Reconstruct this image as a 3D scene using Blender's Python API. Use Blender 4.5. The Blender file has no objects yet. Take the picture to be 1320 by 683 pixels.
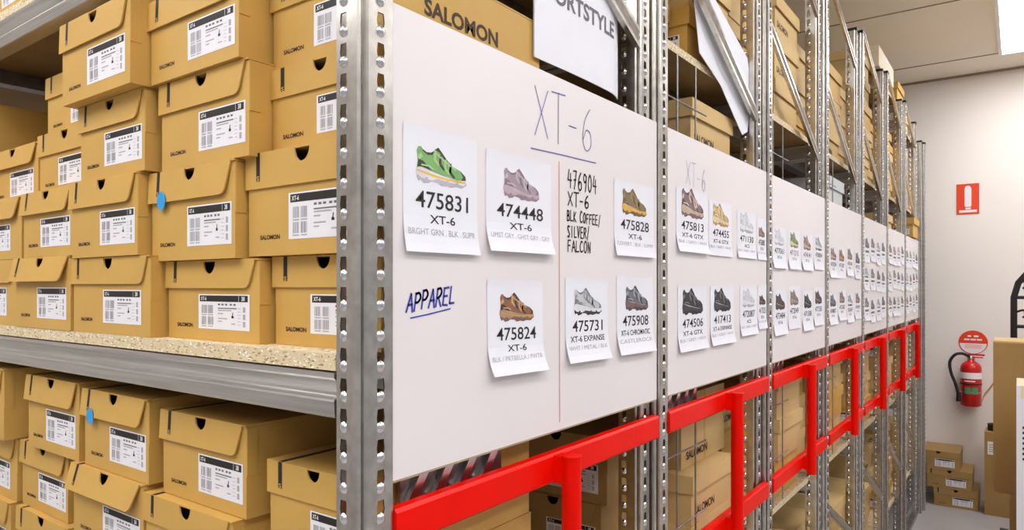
import bpy, math, random
from mathutils import Vector, Matrix
random.seed(7)
S = bpy.context.scene
C = S.collection
PI = math.pi
CAMH = 1.58                      # height of the camera; heights below are written relative to it with Z()
def Z(z): return z + CAMH

# ---------------------------------------------------------------- camera, world, exposure
cam = bpy.data.cameras.new('camera'); co = bpy.data.objects.new('camera', cam); C.objects.link(co)
co.location = (0, 0, CAMH); co.rotation_euler = (PI/2, 0, math.radians(36.1))
cam.sensor_width = 36; cam.lens = 895/1320*36; cam.shift_y = 27.8/1320
cam.clip_start = .02
S.camera = co
w = bpy.data.worlds.new('world'); S.world = w; w.use_nodes = True
w.node_tree.nodes['Background'].inputs[0].default_value = (.96, .97, 1, 1)
w.node_tree.nodes['Background'].inputs[1].default_value = .28
S.view_settings.view_transform = 'Standard'; S.view_settings.look = 'None'
S.view_settings.gamma = 1; S.view_settings.use_curve_mapping = False
S.view_settings.exposure = 0.5
LAMP = 9.5                       # strength of the ceiling panels
LAMPS = [(-.108, .492, 4.56, 5.75), (.30, .90, 1.70, 2.90), (.30, .90, -.9, .3), (-1.5, -.9, -1.3, -.1),
         (-2.9, -2.3, -1.3, -.1), (1.5, 2.1, 3.2, 4.4), (1.5, 2.1, .2, 1.4), (.3, .9, -2.6, -1.4)]

# ---------------------------------------------------------------- materials
def lin(c): return tuple((x/255/12.92 if x <= 10 else ((x/255+.055)/1.055)**2.4) for x in c) + (1,)
MATS = {}
def mat(name, rgb, rough=.6, metal=0, noise=None, amount=.12, bump=0, bscale=200, emit=0, stretch=(1, 1, 1), spec=.5):
    if name in MATS: return MATS[name]
    m = bpy.data.materials.new(name); m.use_nodes = True
    nt = m.node_tree; b = nt.nodes['Principled BSDF']
    col = lin(rgb)
    b.inputs['Base Color'].default_value = col
    b.inputs['Roughness'].default_value = rough; b.inputs['Metallic'].default_value = metal
    b.inputs['Specular IOR Level'].default_value = spec
    if emit:
        b.inputs['Emission Color'].default_value = col; b.inputs['Emission Strength'].default_value = emit
    tc = nt.nodes.new('ShaderNodeTexCoord'); mp = nt.nodes.new('ShaderNodeMapping')
    nt.links.new(tc.outputs['Object'], mp.inputs[0]); mp.inputs['Scale'].default_value = stretch
    if noise:
        n = nt.nodes.new('ShaderNodeTexNoise'); n.inputs['Scale'].default_value = noise; n.inputs['Detail'].default_value = 4
        nt.links.new(mp.outputs[0], n.inputs['Vector'])
        r = nt.nodes.new('ShaderNodeValToRGB')
        r.color_ramp.elements[0].position = .3; r.color_ramp.elements[1].position = .7
        r.color_ramp.elements[0].color = tuple(c*(1-amount) for c in col[:3]) + (1,)
        r.color_ramp.elements[1].color = tuple(min(1, c*(1+amount)) for c in col[:3]) + (1,)
        nt.links.new(n.outputs['Fac'], r.inputs[0]); nt.links.new(r.outputs[0], b.inputs['Base Color'])
    if bump:
        n2 = nt.nodes.new('ShaderNodeTexNoise'); n2.inputs['Scale'].default_value = bscale
        nt.links.new(mp.outputs[0], n2.inputs['Vector'])
        bp = nt.nodes.new('ShaderNodeBump'); bp.inputs['Strength'].default_value = bump; bp.inputs['Distance'].default_value = .002
        nt.links.new(n2.outputs['Fac'], bp.inputs['Height']); nt.links.new(bp.outputs[0], b.inputs['Normal'])
    MATS[name] = m
    return m
def chip_mat():
    m = mat('chipboard', (214, 190, 148), .8)
    nt = m.node_tree; b = nt.nodes['Principled BSDF']
    tc = nt.nodes.new('ShaderNodeTexCoord'); mp = nt.nodes.new('ShaderNodeMapping'); mp.inputs['Scale'].default_value = (1, 1, 2.2)
    nt.links.new(tc.outputs['Object'], mp.inputs[0])
    v = nt.nodes.new('ShaderNodeTexVoronoi'); v.inputs['Scale'].default_value = 260
    nt.links.new(mp.outputs[0], v.inputs['Vector'])
    r = nt.nodes.new('ShaderNodeValToRGB')
    for p, c in ((.0, (140, 108, 66)), (.09, (172, 142, 96)), (.14, (214, 194, 152)), (.55, (224, 206, 168)), (.9, (216, 196, 154)), (1., (190, 162, 116))):
        e = r.color_ramp.elements[0] if p == 0 else (r.color_ramp.elements[1] if p == 1. else r.color_ramp.elements.new(p))
        e.color = lin(c)
    sp = nt.nodes.new('ShaderNodeSeparateColor'); nt.links.new(v.outputs['Color'], sp.inputs[0])
    nt.links.new(sp.outputs[0], r.inputs[0]); nt.links.new(r.outputs[0], b.inputs['Base Color'])
    return m
CARD = mat('cardboard', (204, 161, 80), .62, noise=9, amount=.07, bump=.08, bscale=160)
CARD2 = mat('cardboard_pale', (208, 176, 118), .65, noise=7, amount=.07, bump=.08, bscale=160)
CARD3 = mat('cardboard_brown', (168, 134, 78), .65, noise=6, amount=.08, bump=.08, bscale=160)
CREAM = mat('carton_cream', (232, 216, 184), .6, noise=6, amount=.03)
GREYBOX = mat('carton_grey', (205, 208, 208), .6, noise=6, amount=.03)
INK = mat('black_ink', (34, 28, 22), .6, noise=60, amount=.1)
INKB = mat('brown_ink', (66, 46, 20), .7, noise=60, amount=.1)
GREYINK = mat('grey_ink', (112, 108, 112), .7, noise=60, amount=.1)
BARINK = mat('barcode_ink', (148, 144, 148), .7, noise=60, amount=.1)
PALEINK = mat('pale_ink', (178, 172, 176), .7, noise=60, amount=.05)
LABEL = mat('label_paper', (238, 236, 238), .55, noise=30, amount=.02)
PAPER = mat('sheet_paper', (236, 236, 242), .6, noise=20, amount=.015)
BOARD = mat('whiteboard', (234, 227, 226), .38, noise=4, amount=.015)
BOARDEDGE = mat('board_edge', (170, 150, 118), .7, noise=40, amount=.1)
GALV = mat('galvanised_steel', (206, 201, 193), .28, 1, noise=45, amount=.16, bump=.05, bscale=90)
GALVD = mat('galvanised_dull', (158, 158, 158), .36, 1, noise=40, amount=.16, bump=.05, bscale=90)
BEAM = mat('beam_steel', (206, 204, 200), .38, 1, noise=30, amount=.14, stretch=(.15, 1, 6))
GALVB = mat('galvanised_bright', (226, 226, 228), .25, 1, noise=60, amount=.05)
RED = mat('red_enamel', (238, 14, 0), .34, noise=12, amount=.05, spec=.12)
BLACK = mat('black_plastic', (22, 22, 24), .45, noise=40, amount=.1)
BLUEDOT = mat('blue_sticker', (28, 158, 226), .5, noise=20, amount=.04)
PENBLUE = mat('pen_blue', (52, 66, 172), .6, noise=50, amount=.1)
PENVIO = mat('pen_violet', (112, 104, 170), .6, noise=50, amount=.1)
PENPALE = mat('pen_pale', (178, 182, 216), .6, noise=50, amount=.05)
PENBLK = mat('pen_black', (48, 38, 34), .6, noise=50, amount=.1)
PENRED = mat('pen_red', (226, 120, 112), .6, noise=50, amount=.05)
WALL = mat('wall_paint', (241, 234, 226), .7, noise=2, amount=.015)
CEIL = mat('ceiling_paint', (248, 238, 220), .8, noise=2, amount=.015)
SEAM = mat('seam', (160, 140, 116), .8, noise=6, amount=.05)
FLOOR = mat('floor_concrete', (176, 172, 170), .45, noise=3, amount=.07, bump=.05, bscale=60)
CHIP = chip_mat()
WOODU_SHADE = mat('shelf_underside_shade', (142, 115, 74), .75, noise=14, amount=.12)  # smoother board underside, with the shade below the shelf darkened into its colour
GREEN = mat('green_label', (60, 150, 96), .5, noise=20, amount=.05)
SIGNRED = mat('sign_red', (236, 66, 22), .45, noise=12, amount=.03)
EXTRED = mat('extinguisher_red', (206, 24, 22), .28, noise=12, amount=.05)
LAMPM = mat('lamp_diffuser', (252, 251, 255), .5, noise=5, amount=0, emit=LAMP)
WHITEM = mat('lamp_frame', (240, 240, 240), .5, noise=10, amount=.02)
COLS = {}
def col(rgb):
    k = 'print_%02x%02x%02x' % rgb
    if k not in COLS: COLS[k] = mat(k, rgb, .6, noise=50, amount=.1)
    return COLS[k]

# ---------------------------------------------------------------- mesh helper
class MB:
    def __init__(s): s.v = []; s.f = []; s.m = []; s.sm = []; s.mats = []
    def mi(s, m):
        if m not in s.mats: s.mats.append(m)
        return s.mats.index(m)
    def face(s, pts, m, smooth=False):
        n = len(s.v); s.v += [tuple(p) for p in pts]
        s.f.append(tuple(range(n, n+len(pts)))); s.m.append(s.mi(m)); s.sm.append(smooth)
    def mesh(s, vs, fs, m, smooth=False):
        n = len(s.v); s.v += [tuple(p) for p in vs]; k = s.mi(m)
        for f in fs: s.f.append(tuple(n+i for i in f)); s.m.append(k); s.sm.append(smooth)
    def box(s, x0, x1, y0, y1, z0, z1, m):
        vs = [(x, y, z) for x in (x0, x1) for y in (y0, y1) for z in (z0, z1)]
        s.mesh(vs, [(0,1,3,2), (4,6,7,5), (0,4,5,1), (2,3,7,6), (0,2,6,4), (1,5,7,3)], m)
    def prism(s, pts, off, m):              # closed polygon (3-D points) pushed along off, capped
        n = len(pts); o = Vector(off)
        vs = [Vector(p) for p in pts] + [Vector(p)+o for p in pts]
        fs = [tuple(range(n))[::-1], tuple(range(n, 2*n))] + [(i, (i+1) % n, n+(i+1) % n, n+i) for i in range(n)]
        s.mesh(vs, fs, m)
    def tube(s, path, r, m, seg=12, close_ends=True):
        path = [Vector(p) for p in path]; rings = []; up = None
        for i, p in enumerate(path):
            t = (path[min(i+1, len(path)-1)] - path[max(i-1, 0)]).normalized()
            if up is None:
                up = Vector((0, 0, 1)) if abs(t.z) < .9 else Vector((1, 0, 0))
            a = t.cross(up).normalized(); b = a.cross(t).normalized(); up = b
            rr = r[i] if isinstance(r, (list, tuple)) else r
            rings.append([p + a*math.cos(2*PI*k/seg)*rr + b*math.sin(2*PI*k/seg)*rr for k in range(seg)])
        vs = [q for g in rings for q in g]
        fs = [(i*seg+k, i*seg+(k+1) % seg, (i+1)*seg+(k+1) % seg, (i+1)*seg+k) for i in range(len(path)-1) for k in range(seg)]
        s.mesh(vs, fs, m, True)
        if close_ends:
            s.face(rings[0][::-1], m); s.face(rings[-1], m)
    def lathe(s, c, prof, m, seg=28):       # prof: (radius, z)
        vs = [(c[0]+r*math.cos(2*PI*k/seg), c[1]+r*math.sin(2*PI*k/seg), c[2]+z) for r, z in prof for k in range(seg)]
        fs = [(i*seg+k, i*seg+(k+1) % seg, (i+1)*seg+(k+1) % seg, (i+1)*seg+k) for i in range(len(prof)-1) for k in range(seg)]
        s.mesh(vs, fs, m, True)
    def flat(s, fr, pts, m, off): s.face([fr(x, y, off) for x, y in pts], m)
    def rect(s, fr, x0, x1, y0, y1, m, off, nx=1, ny=1):
        for i in range(nx):
            for j in range(ny):
                a0 = x0+(x1-x0)*i/nx; a1 = x0+(x1-x0)*(i+1)/nx; b0 = y0+(y1-y0)*j/ny; b1 = y0+(y1-y0)*(j+1)/ny
                s.flat(fr, [(a0, b0), (a1, b0), (a1, b1), (a0, b1)], m, off)
    def text(s, fr, t, x0, x1, y0, y1, m, off, bold=0):
        vs, fs = glyphs(t, bold)
        s.mesh([fr(x0+(x1-x0)*a, y0+(y1-y0)*b, off) for a, b in vs], fs, m)
    def ribbon(s, fr, pts, wd, m, off):
        for (ax, ay), (bx, by) in zip(pts, pts[1:]):
            dx, dy = bx-ax, by-ay; L = math.hypot(dx, dy) or 1; nx, ny = -dy/L*wd/2, dx/L*wd/2
            ex, ey = dx/L*wd*.3, dy/L*wd*.3
            s.flat(fr, [(ax-nx-ex, ay-ny-ey), (bx-nx+ex, by-ny+ey), (bx+nx+ex, by+ny+ey), (ax+nx-ex, ay+ny-ey)], m, off)
    def build(s, name, parent=None, loc=None, rot=None):
        me = bpy.data.meshes.new(name); me.from_pydata(s.v, [], s.f)
        for m in s.mats: me.materials.append(m)
        me.polygons.foreach_set('material_index', s.m); me.polygons.foreach_set('use_smooth', s.sm); me.update()
        return link(name, me, parent, loc, rot)
def link(name, me, parent=None, loc=None, rot=None):
    o = bpy.data.objects.new(name, me); C.objects.link(o)
    if parent: o.parent = parent
    if loc: o.location = loc
    if rot: o.rotation_euler = rot
    return o
_G = {}
def glyphs(t, bold=0):
    if (t, bold) in _G: return _G[(t, bold)]
    cu = bpy.data.curves.new('text', 'FONT'); cu.body = t; cu.offset = bold; cu.resolution_u = 3
    o = bpy.data.objects.new('text', cu); C.objects.link(o)
    bpy.context.view_layer.update()
    e = o.evaluated_get(bpy.context.evaluated_depsgraph_get()); me = e.to_mesh()
    vs = [(v.co.x, v.co.y) for v in me.vertices]; fs = [tuple(p.vertices) for p in me.polygons]
    e.to_mesh_clear(); bpy.data.objects.remove(o); bpy.data.curves.remove(cu)
    xs = [a for a, _ in vs]; ys = [b for _, b in vs]
    x0, x1, y0, y1 = min(xs), max(xs), min(ys), max(ys)
    vs = [((a-x0)/(x1-x0), (b-y0)/(y1-y0)) for a, b in vs]
    _G[(t, bold)] = (vs, fs)
    return _G[(t, bold)]
def frame(o, u, v, n):
    o, u, v, n = Vector(o), Vector(u), Vector(v), Vector(n)
    return lambda x, y, off=0: o + u*x + v*y + n*off
def thing(name, label, cat, loc=(0, 0, 0), group=None, rz=0):
    o = bpy.data.objects.new(name, None); C.objects.link(o); o.location = loc; o.rotation_euler = (0, 0, rz)
    o.empty_display_size = .05
    return tag(o, label, cat, group)
def tag(o, label, cat, group=None):
    o['label'] = label; o['category'] = cat
    if group: o['group'] = group
    return o
def struct(o): o['kind'] = 'structure'; return o
def copy_tree(o, loc, label):
    r = o.copy(); C.objects.link(r); r.location = loc; r['label'] = label
    for ch in o.children:
        c = ch.copy(); C.objects.link(c); c.parent = r
        for g in ch.children:
            d = g.copy(); C.objects.link(d); d.parent = c
    return r
ORD = ['first', 'second', 'third', 'fourth', 'fifth', 'sixth', 'seventh', 'eighth']

# ---------------------------------------------------------------- room
CEZ = Z(1.585); X0, X1, Y0R, Y1R = -4.6, 3.0, -3.4, 6.2
b = MB(); b.box(X0, X1, Y0R, Y1R, -.1, 0, FLOOR); struct(b.build('floor'))
b = MB(); b.box(X0, X1, Y0R, Y1R, CEZ, CEZ+.1, CEIL); struct(b.build('ceiling'))
for nm, a in (('wall_far', (X0, X1, Y1R, Y1R+.1)), ('wall_left', (X0-.1, X0, Y0R, Y1R))):
    b = MB(); b.box(*a, 0, CEZ, WALL); struct(b.build(nm))
for i, y in enumerate((1.05, 2.22, 3.39, 4.555, 5.755)):
    b = MB(); b.box(X0, X1, y-.004, y+.004, CEZ-.004, CEZ, SEAM); struct(b.build('trim_%d' % (i+1)))
b = MB(); b.box(X0, X1, Y1R-.012, Y1R, CEZ-.015, CEZ, SEAM); struct(b.build('trim_6'))
LN = ['above the far end of the aisle by the fire sign', 'over the aisle beside the third whiteboard', 'over the aisle beside the first whiteboard',
      'over the shelf aisle beside the camera', 'over the far end of the shelf aisle', 'beside the wall opposite the fourth rack', 'beside the wall opposite the first rack', 'behind the camera']
for k, (x0, x1, y0, y1) in enumerate(LAMPS):
    t = thing('ceiling_light', 'flat white ceiling light panel ' + LN[k], 'light', ((x0+x1)/2, (y0+y1)/2, CEZ), 'ceiling light panels')
    hx, hy = (x1-x0)/2, (y1-y0)/2
    b = MB()
    for q in ((-hx, hx, -hy, -hy+.02), (-hx, hx, hy-.02, hy), (-hx, -hx+.02, -hy+.02, hy-.02), (hx-.02, hx, -hy+.02, hy-.02)): b.box(*q, -.022, -.001, WHITEM)
    b.build('frame', t)
    b = MB(); b.box(-hx+.02, hx-.02, -hy+.02, hy-.02, -.016, -.001, LAMPM); b.build('diffuser', t)

# ---------------------------------------------------------------- racks
RY = [.50] + [1.244+.72*i for i in range(7)]        # start of each rack, the last is the end of the row
NR = 7
PTOP = Z(1.135)
def rim_pts(a0, a1, z0, z1, ac, zc):
    return [(a0, z0), (ac, z0), (a1, z0), (a1, zc), (a1, z1), (ac, z1), (a0, z1), (a0, zc)]
def post_mesh(H):
    b = MB(); p = .033; n = int(H/p); th = .002
    def side(P, a0, a1, ac, flip):
        m = GALV
        for i in range(n):
            z0 = i*p; z1 = z0+p if i < n-1 else H; zc = z0+.0205
            out = rim_pts(a0, a1, z0, z1, ac, zc)
            hole = [(ac-.0042, zc-.0095), (ac, zc-.0105), (ac+.0042, zc-.0095), (ac+.0058, zc-.002), (ac+.0045, zc+.008), (ac, zc+.008), (ac-.0045, zc+.008), (ac-.0058, zc-.002)]
            for j in range(8):
                k = (j+1) % 8
                q = [P(*out[j], 0), P(*out[k], 0), P(*hole[k], 0), P(*hole[j], 0)]
                b.face(q[::-1] if flip else q, m)
                q = [P(*hole[j], 0), P(*hole[k], 0), P(*hole[k], -th), P(*hole[j], -th)]
                b.face(q[::-1] if flip else q, GALVD)
            c = (ac, z0+.0085); R = .0062; seg = 8     # pressed dimple below each slot
            rings = [[P(c[0]+R*f*math.cos(2*PI*s/seg), c[1]+R*1.1*f*math.sin(2*PI*s/seg), h) for s in range(seg)] for f, h in ((1, 0), (.75, .0022), (.3, .0034))]
            vs = [v for r in rings for v in r] + [P(c[0], c[1], .0035)]
            fs = [(r*seg+s, r*seg+(s+1) % seg, (r+1)*seg+(s+1) % seg, (r+1)*seg+s) for r in range(2) for s in range(seg)] + [(2*seg+s, 2*seg+(s+1) % seg, 3*seg) for s in range(seg)]
            if flip: fs = [f[::-1] for f in fs]
            b.mesh(vs, fs, GALVB, True)
    # face towards the shelf aisle, slots on its far half; and the end face
    side(lambda a, z, o: (-a, -o, z), .020, .044, .0325, True)
    side(lambda a, z, o: (o, a, z), .012, .042, .024, False)
    def strip(pts):
        for (x0, y0), (x1, y1) in zip(pts, pts[1:]):
            b.face([(x0, y0, 0), (x1, y1, 0), (x1, y1, H), (x0, y0, H)], GALV)
    strip([(-.044, .014), (-.044, 0)])
    strip([(-.020, 0), (-.019, -.0022), (-.0085, -.0022), (-.0062, -.0008), (-.0056, .0006), (-.0150, .0100), (-.0125, .0120), (-.0030, .0026), (.0002, .0030), (.0018, .0050), (.0018, .0108), (0, .012)])
    strip([(0, .042), (-.012, .042)])
    b.face([(-.044, .014, H), (-.044, 0, H), (0, 0, H), (0, .042, H), (-.012, .042, H)], GALVD)
    o = b.build('post_source'); me = o.data; bpy.data.objects.remove(o)
    return me
POST = post_mesh(PTOP)
b = MB(); b.box(-.047, .003, -.003, .045, 0, .012, BLACK); o = b.build('cap_source'); CAP = o.data; bpy.data.objects.remove(o)
XE, XB = -.558, -2.45           # +X end plane of the front posts, other end of the racks
SHELVES = [-1.28, -.68, -.0745, .53]
def c_channel(b, x0, x1, y, z0, z1, sgn, m):
    """shelf beam: a stepped galvanised profile along X; y is its front, sgn the way to its back"""
    pr = [(0, z1), (0, z1-.005), (.003, z1-.008), (.010, z0+.027), (.010, z0+.0235), (.001, z0+.0205), (0, z0+.018), (.0015, z0+.001), (.003, z0), (.030, z0), (.030, z0+.003), (.012, z0+.004), (.012, z1-.003), (.034, z1-.003), (.034, z1)]
    pts = [(x0, y+sgn*d, z) for d, z in pr]
    b.prism(pts if sgn > 0 else pts[::-1], (x1-x0, 0, 0), m)
def brace(b, p0, p1, wd, m):
    """ridged C bar between two (y,z) points on the end frame"""
    (ya, za), (yb, zb) = p0, p1; L = math.hypot(yb-ya, zb-za); uy, uz = (yb-ya)/L, (zb-za)/L; ny, nz = -uz, uy
    prof = [(-.5, -.010), (-.5, 0), (-.3, 0), (-.22, -.004), (-.08, -.004), (0, 0), (.08, -.004), (.22, -.004), (.3, 0), (.5, 0), (.5, -.010)]
    A = [(-.574+d, ya+ny*wd*a, za+nz*wd*a) for a, d in prof]; B = [(-.574+d, yb+ny*wd*a, zb+nz*wd*a) for a, d in prof]
    for i in range(len(prof)-1): b.face([A[i], B[i], B[i+1], A[i+1]], m)
for k in range(NR):
    y0, y1 = RY[k], RY[k+1]
    t = thing('storage_rack', '%s galvanised storage rack from the camera, with slotted posts and red push rails' % ORD[k], 'rack', (0, 0, 0), 'row of storage racks')
    for x, y in ((XE, y0), (XE-.016, y1-.051), (XB+.05, y0), (XB+.05, y1-.051)):
        po = link('upright_post', POST, t, (x, y, 0)); link('end_cap', CAP, po, (0, 0, PTOP-.008))
    lv = SHELVES + {5: [1.1345], 6: [1.03]}.get(k, [])
    for z in lv:
        b = MB(); b.box(XB, -.607, y0+.003, y1-.010, Z(z-.0185), Z(z), CHIP); b.face([(XB, y0+.003, Z(z-.0187)), (XB, y1-.010, Z(z-.0187)), (-.607, y1-.010, Z(z-.0187)), (-.607, y0+.003, Z(z-.0187))], WOODU_SHADE); b.build('shelf_board', t)
        b = MB(); c_channel(b, XB+.06, -.604, y0-.002, Z(z-.070), Z(z-.0205), 1, BEAM); b.build('shelf_beam', t)
        b = MB(); c_channel(b, XB+.06, -.604, y1-.008, Z(z-.070), Z(z-.0205), -1, BEAM); b.build('shelf_beam', t)
        for x in (-.75, -1.35, -1.95):
            b = MB(); b.box(x-.02, x+.02, y0+.04, y1-.046, Z(z-.052), Z(z-.0195), GALVD); b.build('cross_tie', t)
    for z in (.98, .47, -1.10):
        b = MB(); brace(b, (y0+.05, Z(z+.30)) if z < .9 else (y0+.16, Z(z+.14+.04)), (y1-.035, Z(z-.01)), .034, GALV); b.build('diagonal_brace', t)
    b = MB(); b.box(-.604, -.585, y0+.045, y1-.046, .03, .10, GALVD); b.box(-.62, -.562, y0, y1-.006, .0, .03, GALVD); b.build('base_rail', t)
    b = MB(); yy = y0+.09                                # ribbed tie just under the whiteboard
    b.box(-.599, -.595, yy, yy+.20, Z(-.262), Z(-.205), GALVD)
    for i in range(4):
        ya = yy+.004+.047*i
        b.prism([(-.5945, ya, Z(-.258)), (-.5945, ya+.016, Z(-.258)), (-.5945, ya+.052, Z(-.209)), (-.5945, ya+.036, Z(-.209))], (.007, 0, 0), GALVB)
    b.build('ribbed_tie', t)
    # red push rails with their upright handle
    hd = None
    for z0, z1 in ((-.582, -.538), (-.290, -.2465)):
        b = MB(); yb0 = y0+.0435; yb1 = y1-.006
        pr = [(-.569, z0), (-.557, z0), (-.5535, z0+.004), (-.5535, z1-.004), (-.557, z1), (-.569, z1)]
        b.prism([(x, yb0, Z(z)) for x, z in pr], (0, yb1-yb0, 0), RED)
        hd = b.build('push_rail', t)
    yc = y0+.375; b = MB(); rx = -.530
    b.tube([(rx, yc, Z(-.594)), (rx, yc, Z(-.250))], .0145, RED, 20)
    b.tube([(rx, yc, Z(-.2505)), (rx, yc, Z(-.2475))], .0155, RED, 20)
    for za in (-.289, -.580): b.box(-.5535, rx, yc-.012, yc+.012, Z(za), Z(za+.04), RED)
    b.build('handle', hd)
    if k in (1, 2, 3):                                   # wire grid that keeps the cartons from falling out
        b = MB()
        for yq in (.17, .275): b.tube([(-.592, y0+yq, Z(-.66)), (-.592, y0+yq, Z(.50))], .002, GALVD, 6)
        for zq in (-.52, -.36, .40): b.tube([(-.592, y0+.05, Z(zq)), (-.592, y0+.34, Z(zq))], .002, GALVD, 6)
        b.build('wire_grid', t)

t = thing('end_frame', 'lower slotted upright frame closing the rack row before the far wall', 'rack')
for x, y in ((-.545, 5.578), (-.532, 5.662)):
    po = link('upright_post', POST, t, (x, y, 0)); po.scale = (1, 1, .955)
    link('end_cap', CAP, t, (x, y, PTOP*.955-.008))
b = MB(); b.box(-.59, -.56, 5.615, 5.665, .03, .09, GALVD); b.box(-.59, -.56, 5.615, 5.665, 1.2, 1.25, GALVD); b.build('tie_plate', t)

# ---------------------------------------------------------------- whiteboards with handwriting
def smooth(pts, n=5):
    out = []
    for i in range(len(pts)-1):
        p0, p1, p2, p3 = pts[max(i-1, 0)], pts[i], pts[i+1], pts[min(i+2, len(pts)-1)]
        for j in range(n):
            t = j/n
            out.append(tuple(.5*((2*p1[a]) + (-p0[a]+p2[a])*t + (2*p0[a]-5*p1[a]+4*p2[a]-p3[a])*t*t + (-p0[a]+3*p1[a]-3*p2[a]+p3[a])*t**3) for a in range(len(p1))))
    return out + [tuple(pts[-1])]
HW = {'A': [[(0, 0), (.42, 1), (.8, 0)], [(.15, .38), (.7, .42)]], 'P': [[(.05, 0), (.1, 1)], ['c', (.05, .95), (.5, 1), (.72, .75), (.45, .5), (.08, .48)]],
      'R': [[(.05, 0), (.1, 1)], ['c', (.05, .95), (.5, 1), (.68, .76), (.4, .52), (.1, .48)], [(.3, .5), (.75, 0)]],
      'E': [[(.7, 1), (.08, .96), (.05, .02), (.7, 0)], [(.08, .5), (.58, .53)]], 'L': [[(.08, 1), (.05, .02), (.7, .05)]],
      'X': [[(0, 1), (.75, 0)], [(.75, 1), (.0, 0)]], 'T': [[(0, .97), (.85, 1)], [(.42, 1), (.40, 0)]], '-': [[(.1, .45), (.6, .45)]],
      '6': [['c', (.55, 1), (.2, .7), (.05, .25), (.3, 0), (.62, .14), (.58, .42), (.3, .48), (.08, .25)]],
      '4': [[(.25, 1), (.05, .42), (.7, .42)], [(.52, .8), (.5, 0)]], '7': [[(.05, .97), (.65, 1), (.25, 0)], [(.15, .5), (.58, .52)]],
      '9': [['c', (.6, .85), (.3, 1), (.08, .75), (.3, .52), (.58, .66), (.62, .9), (.55, .4), (.45, 0)]],
      '0': [['c', (.35, 1), (.08, .7), (.1, .2), (.35, 0), (.62, .25), (.62, .75), (.35, 1)]],
      'B': [[(.06, 0), (.08, 1)], ['c', (.06, 1), (.5, .95), (.5, .6), (.1, .52), (.6, .42), (.58, .06), (.06, 0)]],
      'K': [[(.06, 0), (.08, 1)], [(.66, 1), (.1, .45), (.7, 0)]], 'C': [['c', (.65, .9), (.35, 1), (.06, .6), (.1, .15), (.4, 0), (.68, .12)]],
      'O': [['c', (.35, 1), (.05, .65), (.12, .12), (.42, 0), (.68, .4), (.6, .88), (.35, 1)]], 'F': [[(.68, 1), (.08, .97), (.06, 0)], [(.08, .52), (.55, .54)]],
      'S': [['c', (.62, .92), (.3, 1), (.08, .78), (.35, .54), (.6, .3), (.4, .02), (.05, .1)]], 'I': [[(.3, 1), (.28, 0)]],
      'V': [[(.02, 1), (.32, 0), (.68, 1)]], 'N': [[(.06, 0), (.08, 1), (.6, 0), (.64, 1)]], '/': [[(.6, 1.1), (.1, -.15)]], ' ': []}
XP = -.562                       # face of the whiteboards
FB = lambda x, y, off=0: Vector((XP+off, x, Z(y)))      # board frame: x = world Y, y = height
def handwrite(b, text, ya, za, yb, zb, h, wd, m, shear=0.):
    """writes text from (ya,za) to (yb,zb) along its base line, letter height h"""
    rng = random.Random(text)
    n = len(text); L = (yb-ya)/n
    for i, ch in enumerate(text):
        ox = ya+L*i; oz = za+(zb-za)*i/n + rng.uniform(-.03, .03)*h; hh = h*rng.uniform(.92, 1.05)
        for st in HW[ch]:
            pts = smooth(st[1:]) if st[0] == 'c' else st
            b.ribbon(FB, [(ox+p[0]*L*1.02+shear*p[1]*h, oz+p[1]*hh) for p in pts], wd, m, .0006)
BT, BBOT = .316, -.2165
for k in range(NR):
    ya, yb = RY[k]+.0435, RY[k+1]-.001
    note = ['with large handwriting and a red vertical line', 'on the second rack end with faint writing', 'on the third rack end', 'on the fourth rack end', 'on the fifth rack end', 'on the sixth rack end', 'on the last rack end'][k]
    t = MB(); t.box(XP-.005, XP, ya, yb, Z(BBOT), Z(BT), BOARD); t.box(XP-.0058, XP-.0002, ya, yb, Z(BBOT-.0025), Z(BBOT), BOARDEDGE)
    o = tag(t.build('whiteboard'), 'white panel ' + note + ', hung between slotted posts', 'whiteboard', 'white panels on the rack ends')
    b = MB()
    if k == 0:
        handwrite(b, 'XT-6', .826, .217, 1.004, .216, .074, .0016, PENVIO)
        b.ribbon(FB, [(.816, .1975), (.90, .2005), (1.004, .203)], .0018, PENVIO, .0006)
        b.ribbon(FB, [(.891, .189), (.893, -.205)], .0016, PENRED, .0006)
        handwrite(b, '476904', .916, .153, 1.010, .153, .0295, .0026, PENBLK)
        handwrite(b, 'XT-6', .917, .1255, .985, .1255, .0215, .0026, PENBLK)
        handwrite(b, 'BLK COFFEE/', .914, .102, 1.022, .101, .0165, .0023, PENBLK)
        handwrite(b, 'SILVER/', .915, .0765, .985, .0775, .0175, .0024, PENBLK)
        handwrite(b, 'FALCON', .916, .0545, .990, .055, .018, .0024, PENBLK)
        handwrite(b, 'APPAREL', .566, -.029, .652, -.0195, .021, .0027, PENBLUE, .15)
        b.ribbon(FB, [(.573, -.036), (.60, -.033), (.642, -.027)], .0016, PENBLUE, .0006)
    elif k == 1:
        handwrite(b, 'XT-6', ya+.10, .215, ya+.22, .208, .05, .0018, PENPALE)
        b.ribbon(FB, [(ya+.09, .165), (ya+.15, .162)], .0016, PENVIO, .0006)
        b.ribbon(FB, [(ya+.43, .168), (ya+.49, .165)], .0016, PENVIO, .0006)
    else: continue
    wr = b.build('handwriting', o); wr['label'] = 'handwriting in coloured marker' if k == 0 else 'faint blue marker writing'

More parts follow.
